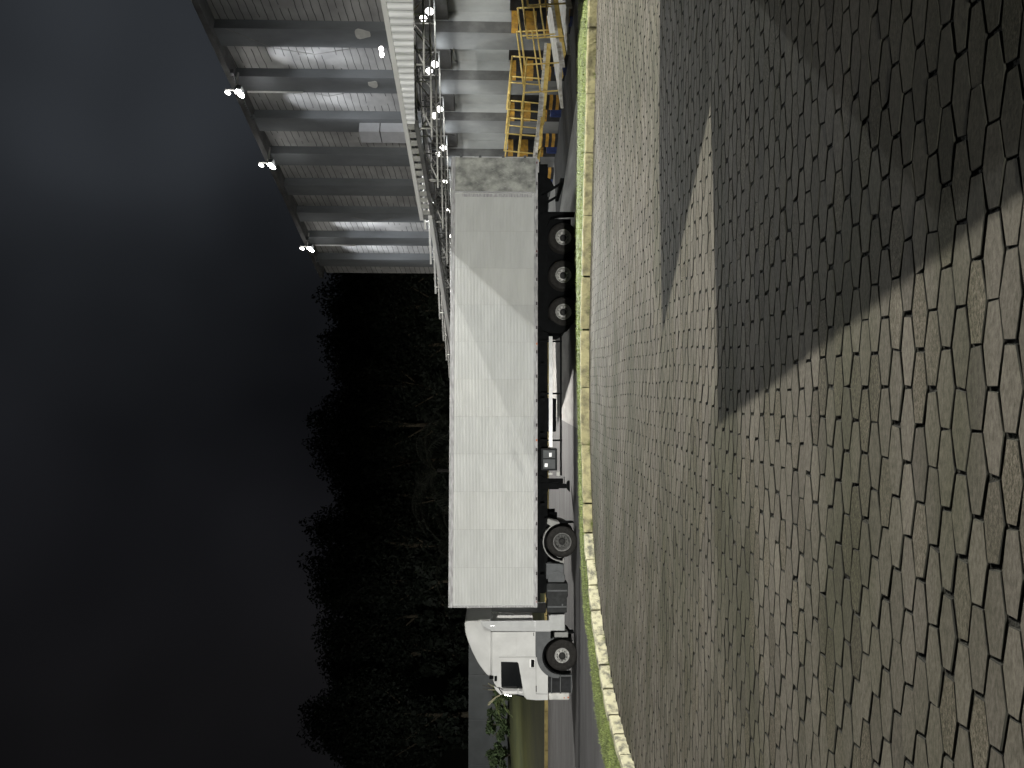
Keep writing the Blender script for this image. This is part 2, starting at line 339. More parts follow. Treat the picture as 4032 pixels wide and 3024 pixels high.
# large base ground reaching far
vs=[];fs=[]; nx,ny=48,24
for j in range(ny+1):
    for i in range(nx+1):
        xx=-150+i*6.4; yy=38+j*9; t=max(0,(yy-82)/55); zz=-1.25+ (yy>60)*min(1.2,(yy-60)*.1)
        if yy>82: zz+= 29*(1-math.cos(min(1,t)*math.pi))/2 + 1.6*math.sin(xx*.09)+1.1*math.sin(xx*.23+yy*.1)
        vs.append((xx,yy,zz))
fs=[(j*(nx+1)+i,j*(nx+1)+i+1,(j+1)*(nx+1)+i+1,(j+1)*(nx+1)+i) for j in range(ny) for i in range(nx)]
MB().add(vs,fs,True).build('hill',GRD,kind='structure')
sheet('yard',[(-1.5,22.0,ZR+.004),(26,13.2,ZR+.004),(30,40,ZR+.004),(20,62,ZR+.004),(1.5,62,ZR+.004),(-1.5,34,ZR+.004)],YARD)
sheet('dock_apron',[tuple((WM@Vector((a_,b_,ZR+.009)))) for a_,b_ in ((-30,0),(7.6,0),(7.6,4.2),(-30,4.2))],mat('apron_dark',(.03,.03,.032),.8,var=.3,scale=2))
sheet('lower_ground',[(60,-60,ZR-.02),(60,13.5,ZR-.02),(-60,13.5,ZR-.02),(-60,-60,ZR-.02)],GRD)

# ================================================================ TRUCK (tractor)
TH=math.atan(.0455); TO=(-7.54,24.8,ZR+.004)
def wheel(parent, x, y, z, r, wid, hubmat=RIM, deep=True, rimr=.27):
    t=MB(); o=.5*wid
    t.lathe([(rimr+.0,-.46*wid),(rimr+.05,-.5*wid),(r*.80,-.52*wid),(r*.93,-.48*wid),(r*.985,-.40*wid),(r,-.30*wid),(r,.30*wid),(r*.985,.4*wid),(r*.93,.48*wid),(rimr+.05,.5*wid),(rimr,.46*wid)],(0,0,0),56,closed=False)
    for gy in (-.18,-.06,.06,.18):
        t.lathe([(r+.002,(gy-.035)*wid),(r+.008,(gy-.03)*wid),(r+.008,(gy+.03)*wid),(r+.002,(gy+.035)*wid)],(0,0,0),56)
    wh=bpy.data.objects.new('wheel',None); COL.objects.link(wh); wh.parent=parent; wh.location=(x,y,z)
    t.build('tyre',RUB,wh)
    m_=MB()
    if deep: prof=[(rimr,-.47*wid),(rimr-.02,-.485*wid),(rimr-.035,-.40*wid),(rimr-.05,-.15*wid),(rimr-.075,-.12*wid),(.165,-.11*wid),(.125,-.16*wid),(.02,-.16*wid)]
    else: prof=[(rimr,-.47*wid),(rimr-.02,-.485*wid),(rimr-.04,-.42*wid),(rimr-.06,-.40*wid),(.16,-.47*wid),(.12,-.52*wid),(.02,-.52*wid)]
    m_.lathe(prof,(0,0,0),48); m_.build('rim',hubmat,wh)
    h=MB(); yy=-.16*wid if deep else -.52*wid
    h.lathe([(.115,yy+.02),(.112,yy-.07),(.09,yy-.085),(.0,yy-.085)],(0,0,0),24)
    for k in range(10):
        a=2*math.pi*k/10; rr_=.165 if not deep else .175
        yb = (-.12*wid if deep else -.48*wid)
        h.bar((rr_*math.cos(a),yb+.01,rr_*math.sin(a)),(rr_*math.cos(a),yb-.04,rr_*math.sin(a)),.016,6)
    h.build('hub',HUB,wh); return wh
def arc(cx_,cz_,r,a0,a1,n=14): return [(cx_+r*math.cos(R(a0+(a1-a0)*i/n)),cz_+r*math.sin(R(a0+(a1-a0)*i/n))) for i in range(n+1)]

tr=empty('truck_tractor',TO,TH,'white truck tractor with tall roof fairing parked at the left end of the trailer','truck')
WC=(-1.63,.50)
body=[(-.82,1.41),(-.82,2.90),(-1.5,2.905),(-2.27,2.89),(-2.50,2.80),(-2.62,2.72),(-2.74,2.45),(-2.87,2.10),(-2.97,1.78),(-3.05,1.70),(-3.08,1.4),(-3.08,.99),(-2.27,.99)]+arc(-1.63,.62,.74,150,95,6)+[(-1.6,1.41)]
MB().prism(body,.06,2.50).build('cab_body',WHITE,tr,bevel=.05,seg=3)
# chin / wheel well underside behind doors
g=MB(); wl=[(-.81,.90),(-.81,1.405),(-1.66,1.405)]+arc(-1.63,.62,.745,92,165,8)+[(-2.36,.62)]+arc(-1.63,.56,.62,178,20,16)+[(-1.05,.90)]
g.prism(wl,.045,.42); fnd=g.build('fender',GREYP,tr,bevel=.012)
g=MB(); g.prism(arc(-1.63,.52,.64,175,10,16)+arc(-1.63,.52,.60,10,175,16),.10,.5); g.build('wheel_arch',BLACK,tr)
# roof fairing
rf=[(-.50,3.38),(-.50,3.46),(-.53,3.79),(-.62,3.815),(-.92,3.79),(-1.28,3.665),(-1.56,3.54),(-1.89,3.355),(-2.13,3.17),(-2.26,3.045),(-2.32,2.93),(-2.27,2.905),(-.60,2.905),(-.46,2.905),(-.46,3.27)]
vs=[];n_r=len(rf)
def taper(z): return .10+.26*max(0,(z-2.9))/.9
for side in (0,1):
    for x,z in rf: vs.append((x, taper(z) if side==0 else 2.56-taper(z), z))
g=MB(); g.add(vs,[tuple(range(n_r)),tuple(range(2*n_r-1,n_r-1,-1))]+[(i,n_r+i,n_r+(i+1)%n_r,(i+1)%n_r) for i in range(n_r)]); g.build('roof_fairing',WHITE,tr,bevel=.04,seg=3)
for y0 in (.055,2.46):
    g=MB(); g.prism([(-.815,.89),(-.44,.89),(-.455,3.26),(-.60,3.22),(-.795,2.89)],y0,y0+.045); sf=g.build('side_fairing',mat('fairing_grey',(.37,.38,.385),.5,var=.05) if y0<1 else sf.data.materials[0],tr,bevel=.015)
g=MB(); g.box((-.80,.052,1.42),(-.455,.056,1.425)); g.box((-.62,.050,2.80),(-.60,.056,2.93)); g.build_each('fairing_trim',ALU,tr)
g=MB(); g.prism([(-.79,.41),(-.25,.41),(-.27,.93),(-.31,.955),(-.79,.95)],.05,.6); g.build('battery_cover',mat('cover_grey',(.36,.37,.37),.5,var=.08),tr,bevel=.03)
g=MB(); g.box((-1.02,.09,.30),(-.84,.5,.77)); g.build('mudguard_panel',LGREY,tr,bevel=.02)
g=MB(); g.box((-.90,.12,.09),(-.87,.5,.30)); g.build('mud_flap',BLACK,tr)
# window and frame
win=[(-1.80,2.575),(-1.815,2.02),(-1.87,1.975),(-2.665,1.835),(-2.70,1.86),(-2.665,2.53),(-2.63,2.56)]
g=MB(); g.prism(win,.0545,.075); g.build('side_window',GLASS,tr,bevel=.012)
g=MB(); g.prism([(-2.635,2.64),(-2.72,2.46),(-2.85,2.1),(-2.935,1.80),(-2.99,1.78),(-2.90,2.10),(-2.76,2.47),(-2.67,2.66)],.03,2.53); g.build('windscreen',GLASS,tr,bevel=.01)
# seams and small trim
SEAM=mat('seam_shadow_gap',(.05,.05,.05),.6)
g=MB()
for (a,b) in (((-1.65,2.64),(-1.65,1.42)),((-.82+.02,2.88),(-2.25,2.87)),((-1.65,1.395),(-2.86,1.385)),((-2.87,1.39),(-2.88,1.0))):
    g.beam((a[0],.058,a[1]),(b[0],.058,b[1]),.008,.008)
g.build('door_seam',SEAM,tr)
g=MB(); g.box((-2.0,.045,1.43),(-1.72,.06,1.61)); g.build('handle_recess',mat('handle_frame',(.7,.7,.7),.35),tr,bevel=.02)
g=MB(); g.box((-1.985,.035,1.45),(-1.735,.05,1.56)); g.build('door_handle',BLACK,tr,bevel=.01)
g=MB(); g.box((-2.80,.05,1.37),(-2.60,.062,1.40)); g.box((-.95,.05,1.46),(-.84,.062,1.48)); g.box((-2.44,.03,2.70),(-2.27,.08,2.79)); g.box((-2.36,.0,2.82),(-2.26,.09,2.96)); g.build_each('side_trim',BLACK,tr,bevel=.01)
g=MB(); g.prism([(-1.0,2.55),(-1.58,2.55),(-1.6,2.3),(-1.56,2.05),(-1.0,2.05)],.052,.058); g.build('side_panel',WHITE,tr,bevel=.02)
# sun visor, mirrors
g=MB(); g.prism([(-2.62,2.80),(-2.74,2.74),(-2.90,2.58),(-2.88,2.52),(-2.66,2.66)],.02,2.54); g.build('sun_visor',WHITE,tr,bevel=.02)
for y0,y1 in ((-.18,.02),(2.54,2.74)):
    g=MB(); g.box((-2.80,y0,2.02),(-2.69,y1,2.52)); g.box((-2.80,y0+.02,1.84),(-2.71,y1-.02,1.98)); g.beam((-2.74,y0+.1,2.52),(-2.66,.1 if y0<0 else 2.46,2.62),.03,.03); g.beam((-2.74,y0+.1,1.86),(-2.74,.1 if y0<0 else 2.46,1.82),.03,.03)
    mi=g.build('mirror',mat('mirror_housing',(.5,.5,.5),.35) if y0<0 else mi.data.materials[0],tr,bevel=.025)
for zz in (2.42,2.34,2.25):
    g=MB(); g.lathe([(0,-.01),(.018,-.01),(.02,.01),(0,.012)],(-2.88-.1*(2.42-zz)*2.2,.01,zz),16); g.build('windscreen_glint',LAMPS,tr)  # glowing discs stand in for lamps mirrored in the windscreen
# step well and bumper
g=MB(); g.box((-2.86,.12,.17),(-2.28,.6,.975)); g.build('step_well',DARK,tr,bevel=.01)
g=MB()
for zz in (.86,.56,.19): g.box((-2.87,.06,zz-.012),(-2.27,.30,zz+.022))
g.box((-2.31,.06,.17),(-2.27,.12,.97)); g.build_each('steps',GREYP,tr,bevel=.006)
g=MB(); g.box((-3.09,.05,.26),(-2.86,2.5,.965)); g.build('bumper',mat('bumper_dusty',(.50,.50,.48),.5,var=.15,scale=5),tr,bevel=.05,seg=3)
g=MB(); g.box((-3.02,.045,.28),(-2.97,.06,.33)); g.box((-3.02,.045,.42),(-2.99,.055,.46)); g.build_each('headlight',ORL,tr)
# chassis
g=MB(); g.box((-2.8,.75,.62),(3.1,.86,.90)); g.box((-2.8,1.7,.62),(3.1,1.8,.90)); g.box((-2.2,.9,.45),(-1.2,1.7,1.35)); g.box((1.4,.8,.92),(2.9,1.76,1.05)); g.box((2.0,.5,.42),(2.3,2.1,.6)); g.build('chassis_frame',BLACK,tr)
for y in (.28,2.27): 
    w=wheel(tr,-1.63,y,.505,.525,.32,RIM,False,.25)
    if y>1: w.rotation_euler.z=math.pi
for y,flip in ((.34,0),(2.2,1)):
    w=wheel(tr,2.18,y,.50,.53,.56,mat('dull_rim',(.09,.09,.088),.6,var=.3,scale=15) if y<1 else bpy.data.materials['dull_rim'],True,.29)
    g=MB(); g.lathe([(.292,-.262),(.30,-.288),(.312,-.262)],(0,0,0),48); g.build('rim_lip',LGREY,w)
    if flip: w.rotation_euler.z=math.pi
g=MB()
for y0 in (.08,1.98):
    g.prism(arc(2.18,.50,.665,172,8,24)+arc(2.18,.50,.625,8,172,24),y0,y0+.55)
    g.prism([(1.50,.60),(1.46,.45),(1.62,.42),(1.64,.47),(1.54,.50),(1.56,.6)],y0,y0+.55)
    g.prism([(2.80,.60),(2.845,.60),(2.92,.85),(2.97,1.0),(2.80,1.02),(2.72,.9)],y0,y0+.55)
g.build_each('rear_mudguard',LGREY,tr,bevel=.01)
g=MB(); g.box((2.82,.1,.10),(2.835,.6,.60)); g.box((2.70,.12,.98),(2.98,.3,1.10)); g.build_each('rear_mud_flap',BLACK,tr)
g=MB(); g.prism([(-.20,.34),(.30,.34),(.36,.30),(.78,.31),(.79,.95),(.74,1.03),(.3,1.04),(.27,1.0),(-.17,1.02),(-.21,.98)],.10,.68); g.build('fuel_tank',mat('tank_dark',(.020,.022,.023),.6,spec=.2,var=.3,scale=4),tr,bevel=.04,seg=3)
g=MB(); g.box((.92,.14,.44),(1.44,.6,1.04)); g.prism([(.82,.42),(1.05,.40),(1.22,.62),(1.10,.98),(.82,.98)],.10,.16); g.build('air_tank',GREYP,tr,bevel=.03)
g=MB()
for xx in (-.02,.52): g.box((xx,.085,.33),(xx+.05,.10,1.0))
g.box((.02,.08,.47),(.10,.095,.52)); g.build_each('tank_strap',GREYP,tr)

# ================================================================ SEMI TRAILER
tl=empty('semi_trailer',TO,TH,'long pale box semi trailer with ribbed sides, rear door folded open','trailer')
ZB,ZT,LEN=1.475,4.20,15.37
g=MB(); g.box((.04,.07,1.36),(LEN-.03,2.53,4.30)); g.build('cargo_box',TRW,tl)
# ribbed side skin
TV=[TRW,mat('trailer_panel_b',(.512,.522,.517),.6,spec=.3,var=.06,scale=1.1,stretch=(.6,1,2.5)),mat('trailer_panel_c',(.530,.538,.530),.6,spec=.3,var=.06,scale=.8,stretch=(.6,1,2.5))]
g=MB()
prof=[(.05,ZB)]; z=ZB+.015; pit=.0493
while z<ZT-.05:
    prof+=[(.05,z),(.035,z+.009),(.035,z+.019),(.05,z+.030)]; z+=pit
prof.append((.05,ZT))
xs=np.arange(0,LEN,1.2825); 
for i in range(12):
    x0=.06+i*1.2765; x1=x0+1.2765-.008; j=random.uniform(-.0015,.0015); k_=random.uniform(-.0015,.0015)
    v=[(x0,p[0]+j,p[1]) for p in prof]+[(x1,p[0]+k_,p[1]) for p in prof]; n2=len(prof)
    g=MB(); g.add(v,[(q,q+1,n2+q+1,n2+q) for q in range(n2-1)]); g.build('ribbed_panel',TV[(i*7)%3],tl)
g=MB()
for i in range(1,12): g.box((.06+i*1.2765-.006,.0455,ZB),(.06+i*1.2765-.001,.060,ZT))
g.build('panel_seam',mat('seam_grey',(.34,.34,.33),.6),tl)
g=MB(); g.box((0,.03,4.195),(LEN,.09,4.35)); g.box((0,.03,ZB-.0),(.055,.08,4.195)); g.box((0,2.5,4.195),(LEN,2.57,4.35)); g.box((0,.09,4.30),(LEN,2.5,4.345)); g.build('top_rail',TRF,tl,bevel=.008)
g=MB(); g.box((0,.025,1.345),(LEN,.10,1.475)); g.build('side_rail',TRF,tl,bevel=.006)
g=MB(); x=.25
while x<LEN-.3:
    g.box((x,.014,1.358),(x+.11,.03,1.405)); x+=.835
g.build_each('rope_hook',mat('hook_dark',(.05,.04,.045),.6),tl)
for k,x in enumerate((.16,5.6,8.9,12.1,15.2)):
    g=MB(); g.box((x,.010,1.36),(x+.07,.025,1.40)); g.build_each('side_reflector',ORL if k in(1,2) else REDL,tl)
g=MB()
for x,zz in ((6.75,4.1),(6.75,3.78),(6.75,3.06),(10.9,4.05),(9.0,1.75)): g.prism([(x,zz),(x+.05,zz+.03),(x+.03,zz-.05)],.038,.05)
g.build_each('dent',ALU,tl)
g=MB(); g.tube([(-.02,1.0,4.2),(-.20,1.0,4.05),(-.02,1.0,3.95)],.012); g.build('front_bracket',GALV,tl)
# open rear door leaf folded flat against the side
g=MB(); g.box((14.19,-.045,1.43),(15.375,-.012,4.20)); dr=g.build('open_rear_door',SCUFF,tl,bevel=.006,label='scuffed grey rear door leaf folded open')
rs=random.Random(4); g=MB()
for q in range(46):
    x=rs.uniform(14.25,15.3); zz=rs.choice((rs.uniform(1.5,4.1),rs.gauss(2.5,.5))); zz=min(4.1,max(1.5,zz)); a=rs.gauss(1.4,.5); l_=rs.uniform(.04,.22); w_=rs.uniform(.002,.006)
    dx,dz=math.cos(a)*l_,math.sin(a)*l_
    if 14.22<x+dx<15.34 and 1.46<zz+dz<4.16: g.prism([(x,zz),(x+w_,zz),(x+dx+w_*.5,zz+dz),(x+dx,zz+dz)],-.0468,-.0455)
g.build('scratches',mat('scratch_pale',(.60,.61,.58),.6),dr,kind='stuff')
g=MB(); g.box((14.155,-.055,1.42),(14.19,.02,4.215)); g.box((15.375,-.055,1.42),(15.40,.04,4.215)); g.box((14.19,-.052,4.20),(15.375,-.005,4.225)); g.box((14.19,-.052,1.405),(15.375,-.005,1.43)); g.build('door_frame',ALU,dr,bevel=.004)
g=MB()
for zz in (1.75,2.5,3.3,3.95): g.box((15.37,-.06,zz),(15.46,.05,zz+.09))
g.build_each('hinge',GREYP,dr)
g=MB(); g.box((14.02,.030,3.62),(14.10,.045,3.80)); g.box((14.02,.028,1.55),(14.13,.044,3.95)); g.build('lock_rod',TRF,tl)
g=MB(); g.box((14.92,.1,1.3),(15.37,2.5,1.47)); g.box((15.33,.03,1.36),(15.42,2.57,4.33)); g.build_each('rear_frame',TRF,tl)
g=MB(); g.box((.4,.35,.98),(15.3,.50,1.34)); g.box((.4,2.1,.98),(15.3,2.25,1.34)); g.box((.2,.12,1.25),(15.3,2.4,1.345))
for x in np.arange(1,15,1.2): g.box((x,.12,1.1),(x+.08,2.4,1.3))
g.build('chassis_beam',BLACK,tl)
for x in (12.645,11.33,10.05):
    for y,flip in ((.30,0),(2.25,1)):
        w=wheel(tl,x,y,.455,.515,.5,RIM,True,.275)
        if flip: w.rotation_euler.z=math.pi
g=MB()
for y0 in (.06,2.1):
    pol=[(13.53,.05),(13.53,1.02)]+arc(13.2,1.0,.33,0,80,6)+[(9.75,1.32)]+arc(9.75,.90,.42,95,178,6)+[(9.33,.55),(9.45,.30),(9.7,.15),(9.8,.15)]+[(9.62,.6),(9.8,.98),(13.0,1.05),(13.35,.9),(13.44,.6),(13.46,.05)]
    g.prism(pol,y0,y0+.45)
g.box((9.6,.5,.15),(13.4,2.1,1.1)); g.build('axle_mudguard',BLACK,tl)
# landing gear, tool box
g=MB(); g.box((3.95,.25,.60),(4.16,.45,1.34)); g.box((3.98,.27,.28),(4.13,.43,.62)); g.prism([(3.86,.23),(4.24,.23),(4.20,.29),(4.12,.33),(4.0,.33),(3.92,.29)],.18,.52); g.box((3.95,2.1,.28),(4.16,2.3,1.34)); g.beam((4.05,.35,.9),(4.05,2.2,.9),.06,.06); g.prism([(3.80,1.0),(3.95,.95),(4.3,.95),(4.45,1.32),(3.72,1.32)],.3,.42)
g.prism([(3.86,2.1+0),(4.24,2.1),(4.2,2.16)],.23,.25,'z'); g.build('landing_leg',BLACK,tl,bevel=.008)
g=MB(); g.box((4.42,.10,.53),(4.56,.24,.70)); g.box((4.40,.08,.60),(4.58,.14,.66)); g.box((4.45,.12,.82),(4.53,.2,.97)); g.build('air_coupling',GALV,tl,bevel=.01)
g=MB(); g.box((4.60,.10,.67),(5.35,.6,1.22)); tb=g.build('tool_box',DARK,tl,bevel=.03)
g=MB(); g.box((4.66,.090,.74),(4.98,.10,1.15)); g.box((5.02,.090,.74),(5.29,.10,1.15)); g.build_each('box_lid',GREYP,tb,bevel=.01)
g=MB(); g.box((4.72,.084,1.0),(4.84,.092,1.10)); g.box((5.07,.084,.86),(5.2,.092,.95)); g.build_each('box_latch',ALU,tb)
# side underrun guard
g=MB(); g.box((5.40,.09,.83),(9.20,.12,.955)); g.build('upper_side_guard',ALU,tl)
g=MB(); g.box((4.43,.09,.51),(9.20,.12,.575)); g.build('lower_side_guard',BLACK,tl)
g=MB()
for x in (5.6,7.2,9.0): g.box((x,.12,.50),(x+.06,.16,1.34))
g.build_each('guard_post',BLACK,tl)
g=MB(); g.box((5.9,1.1,.62),(7.1,1.9,1.1)); g.build('air_reservoir',BLACK,tl,bevel=.05)
g=MB(); g.box((14.6,.15,.42),(14.75,2.45,.55)); g.beam((14.3,.5,1.1),(14.66,.5,.5),.08,.08); g.beam((14.3,2.0,1.1),(14.66,2.0,.5),.08,.08); g.prism([(14.1,1.3),(14.9,1.3),(14.7,.9),(14.4,.75)],.14,.2); g.build('rear_bumper_bar',BLACK,tl)

# ================================================================ WAREHOUSE
wh=empty('warehouse',W0,WA,'tall grey concrete warehouse with folded pillars behind the trailer','warehouse')
def wallmat(name,c1,c2,course=.30):
    M=bpy.data.materials.new(name); M.use_nodes=True; t=M.node_tree; n=t.nodes; l=t.links; b=n['Principled BSDF']; b.inputs['Roughness'].default_value=.85
    tcd=n.new('ShaderNodeTexCoord'); sp=n.new('ShaderNodeSeparateXYZ'); l.new(tcd.outputs['Object'],sp.inputs[0])
    nz_=n.new('ShaderNodeTexNoise'); nz_.inputs['Scale'].default_value=1.1; nz_.inputs['Detail'].default_value=7; l.new(tcd.outputs['Object'],nz_.inputs[0])
    nw=n.new('ShaderNodeTexNoise'); nw.inputs['Scale'].default_value=2.4; nw.inputs['Detail'].default_value=4; l.new(tcd.outputs['Object'],nw.inputs[0])
    def MA(op,a,b_=None):
        q=n.new('ShaderNodeMath'); q.operation=op
        for i,v in enumerate((a,b_)):
            if v is None: continue
            if isinstance(v,(int,float)): q.inputs[i].default_value=v
            else: l.new(v,q.inputs[i])
        return q.outputs[0]
    zz=MA('ADD',sp.outputs['Z'],MA('MULTIPLY',nw.outputs[0],.10))
    zz=MA('ADD',zz,MA('MULTIPLY',sp.outputs['X'],.06))
    fr=MA('FRACT',MA('DIVIDE',zz,course)); ed=MA('LESS_THAN',fr,.11)
    nm=n.new('ShaderNodeTexNoise'); nm.inputs['Scale'].default_value=.9; l.new(tcd.outputs['Object'],nm.inputs[0])
    ed=MA('MULTIPLY',ed,MA('GREATER_THAN',nm.outputs[0],.40))
    r=n.new('ShaderNodeValToRGB'); l.new(nz_.outputs[0],r.inputs[0]); r.color_ramp.elements[0].position=.35; r.color_ramp.elements[1].position=.65; r.color_ramp.elements[0].color=(*c2,1); r.color_ramp.elements[1].color=(*c1,1)
    mx=n.new('ShaderNodeMix'); mx.data_type='RGBA'; l.new(ed,mx.inputs[0]); l.new(r.outputs[0],mx.inputs[6]); mx.inputs[7].default_value=(c2[0]*.35,c2[1]*.35,c2[2]*.35,1); l.new(mx.outputs[2],b.inputs['Base Color'])
    bp=n.new('ShaderNodeBump'); bp.inputs['Strength'].default_value=.5; bp.inputs['Distance'].default_value=.03; bp.invert=True; l.new(ed,bp.inputs['Height']); l.new(bp.outputs[0],b.inputs['Normal'])
    return M
BLOCK=wallmat('block_wall',(.33,.33,.325),(.22,.22,.22))
CONC=mat('pillar_concrete',(.22,.225,.225),.8,col2=(.15,.155,.16),scale=1.2,lo=.35,hi=.65,stretch=(1,1,.5))
CONCL=mat('lit_concrete',(.37,.38,.38),.8,col2=(.28,.29,.29),scale=1.2,lo=.35,hi=.65,stretch=(1,1,.5))  # paler copy carries lamplight on the recess panels and pillar sides
CONC2=mat('pillar_concrete_dark',(.10,.10,.10),.8,var=.25,scale=1.4)
RIBM=mat('rib_concrete',(.15,.16,.17),.85,col2=(.11,.118,.125),scale=1.0,lo=.35,hi=.65,stretch=(1,1,.4))
ZTOP=12.2; S0,S1=-46,18.8; PER=2.46
# back wall in bays: recess panels (each with an opening below), pillars
k=-18
bays=[]
while True:
    s=k*PER
    if s+3.2>S1+.8: break
    bays.append(s); k+=1
g=MB(); g.box((S0,-.55,-1.3),(S1,-.35,1.1)); g.build('loading_bay_back',CHB,wh)
LINT=mat('lintel_shade_tone',(.09,.088,.085),.8,var=.2,scale=2)  # added box over each recess, its dark colour standing in for shade
for s in bays:
    a,b=s+.69,s+1.75
    g=MB(); g.box((a-.06,-.60,1.1),(b+.02,-.25,4.9)); g.build('recessed_panel',CONCL,wh)
    g=MB(); g.box((a-.05,-.24,3.40),(b+.05,.15,4.9)); g.build('shade_lintel',LINT,wh)
    g=MB(); g.box((s+1.75,-.60,1.04),(s+2.26,.22,4.9)); g.build('narrow_pillar',CONC2,wh)
    g=MB(); g.box((s+1.742,-.55,1.04),(s+1.75,.20,4.89)); g.build('pillar_lit_side',CONCL,wh)
    g=MB(); g.box((s+2.26,-.60,-1.25),(s+PER+.69,.16,4.896)); g.build('wide_pillar',CONC,wh)
    # upper storey: block bays between plain concrete ribs
    g=MB(); g.box((s+3.03,-.6,4.9),(s+2.16+PER,-.15,ZTOP-.002)); g.build('block_panel',BLOCK,wh)
    g=MB(); g.box((s+2.16,-.6,4.9),(s+3.03,.28,ZTOP-.004)); g.build('rib',RIBM,wh)
    if s>-13 and s<12:
        for q,(z0,z1) in enumerate(((1.04,.80),(.80,.52),(.52,.10),(.10,-.26),(-.26,-.62),(-.62,-1.22))):
            g=MB(); g.box((s+1.748,-.35,z1),(s+2.262,.222,z0)); g.build('foot_band',CHY if q in (0,2,4) else CHB,wh)
g=MB(); g.box((S0,-.35,ZTOP),(S1,.55,ZTOP+.22)); g.build('roof_edge',CONC2,wh)
g=MB(); g.box((S0,-14,-1.3),(S1,-.56,ZTOP-.3)); g.build('building_volume',CONC2,wh)
PATCH=mat('plaster_patch',(.42,.42,.40),.9,var=.1,scale=3)
for (s_,z_,a_,b_,off_) in ((-.12,6.66,.22,.36,.345),(2.50,6.68,.18,.24,.165)):
    g=MB(); pol=[(s_+a_*math.cos(t)*(1+.25*math.sin(3*t+s_)),z_+b_*math.sin(t)*(1+.2*math.cos(2*t))) for t in [2*math.pi*i/18 for i in range(18)]]
    g.prism(pol,.283,.292); g.build_each('plaster_patch',PATCH,wh)
# canopy: trusses square to the wall, outer fascia, roof sheets
OFF=8.3
def truss(s):
    t=MB(); zt0,zb0=4.60,3.84; zt1,zb1=4.08,3.46; r=.032
    top=lambda y:(s,y,zt0+(zt1-zt0)*y/OFF); bot=lambda y:(s,y,zb0+(zb1-zb0)*y/OFF)
    t.bar(top(.34),top(OFF),r+.008,6); t.bar(bot(.34),bot(OFF),r,6); t.bar(top(.36),bot(.36),.022,6)
    ys=[.36,1.5,2.7,3.9,5.1,6.3,8.0]
    for i,(a,b) in enumerate(zip(ys[:-1],ys[1:])):
        t.bar(bot(b),top(b),r*.85,6)
        if i>0: t.bar(*( (bot(a),top(b)) if i%2==0 else (top(a),bot(b))),r*.75,6)
    return t.build('roof_truss',GALV,wh)
for k in range(-9,8):
    truss(.65+2.47*k)
# fascia sheet with vertical corrugation, tapering along the canopy
g=MB(); s=-34.0; vs=[];
def ztop(s): return 4.21-.004*(s+9) if s<-.1 else 3.89-.010*s
def zlow(s): return 3.50 if s<-9.04 else (3.50+(s+9.04)/4.12*.38)
ss=[];i=0
while s<-4.9: ss.append((s,(0,.03,.03,0)[i%4])); s+=.055; i+=1
for q,(s,d) in enumerate(ss): vs+=[(s,OFF+.02+d,zlow(s)),(s,OFF+.02+d,ztop(s)-.10)]
g.add(vs,[(2*q,2*q+1,2*q+3,2*q+2) for q in range(len(ss)-1)]); g.build('canopy_fascia',CORR,wh)
g=MB(); g.beam((-34,OFF+.03,ztop(-34)-.04),(-.05,OFF+.03,ztop(-.2)-.04),.12,.12); g.build('eave_gutter',mat('gutter_white',(.62,.62,.62),.4),wh)
g=MB(); g.beam((-.20,OFF+.03,ztop(0)-.05),(11.4,OFF+.03,ztop(11.4)-.05),.10,.13); g.build('eave_gutter',mat('gutter_white2',(.62,.62,.62),.4),wh)
g=MB(); g.beam((-4.9,OFF-.05,3.86),(-.2,OFF-.05,3.76),.08,.12); g.beam((-.1,OFF-.05,3.74),(11.2,OFF-.05,3.64),.05,.08); g.beam((-.12,OFF+.0,4.17),(-.12,OFF+.0,3.72),.12,.12); g.build_each('edge_beam',CONC2,wh)
g=MB(); s=-4.8
while s<-.4:
    g.box((s,OFF-.04,3.92-.02*(s+5)),(s+.17,OFF+.02,4.09)); s+=.36
g.build_each('purlin_end',GALV,wh)
ROOF=mat('canopy_sheet',(.13,.13,.14),.6,metal=.3,var=.2,scale=2)
def roofsheet(a,b,z0,z1,y1=OFF):
    g=MB(); g.prism([(.35,z0),(y1,z1),(y1,z1+.03),(.35,z0+.03)],a,b,'x'); return g.build('canopy_roof',ROOF,wh)
roofsheet(-34,-.08,4.72,4.16); roofsheet(-.05,11.4,4.66,3.84)
g=MB()
for y in (1.0,2.4,3.8,5.2,6.6): g.beam((-34,y,4.66-.068*y),(-.1,y,4.66-.068*y),.06,.08)
g.build_each('purlin',GREYP,wh)
# wall duct above the canopy
du=empty('wall_duct',WM@Vector((5.25,.4,4.3)),WA,'pale square duct fixed to the warehouse wall just above the canopy','duct')
g=MB(); g.box((-.38,-.2,.15),(.38,.35,2.40)); g.build('lower_box',mat('duct_sheet',(.44,.45,.48),.5,var=.05),du,bevel=.01)
g=MB(); g.box((-.38,-.2,2.44),(.38,.35,3.34)); g.build('upper_box',du.children[0].data.materials[0],du,bevel=.01)
# hanging cables
for k,(pts,lab) in enumerate((([(.35,.5,7.0),(.6,.6,8.6),(.4,.5,10.2),(-.6,.6,11.6)],'thin cable hanging down the nearest lit warehouse bay'),([(2.8,.5,7.9),(3.05,.45,8.6),(2.95,.4,9.1)],'short loose cable beside the first roof floodlight pipe'),([(12.2,.4,7.0),(12.5,.5,8.1),(12.2,.4,9.3)],'thin cable on the far end of the warehouse wall'))):
    g=MB(); g.tube([WM@Vector(p) for p in pts],.012,5); o=g.build('hanging_cable',LGREY,label=lab,cat='cable')

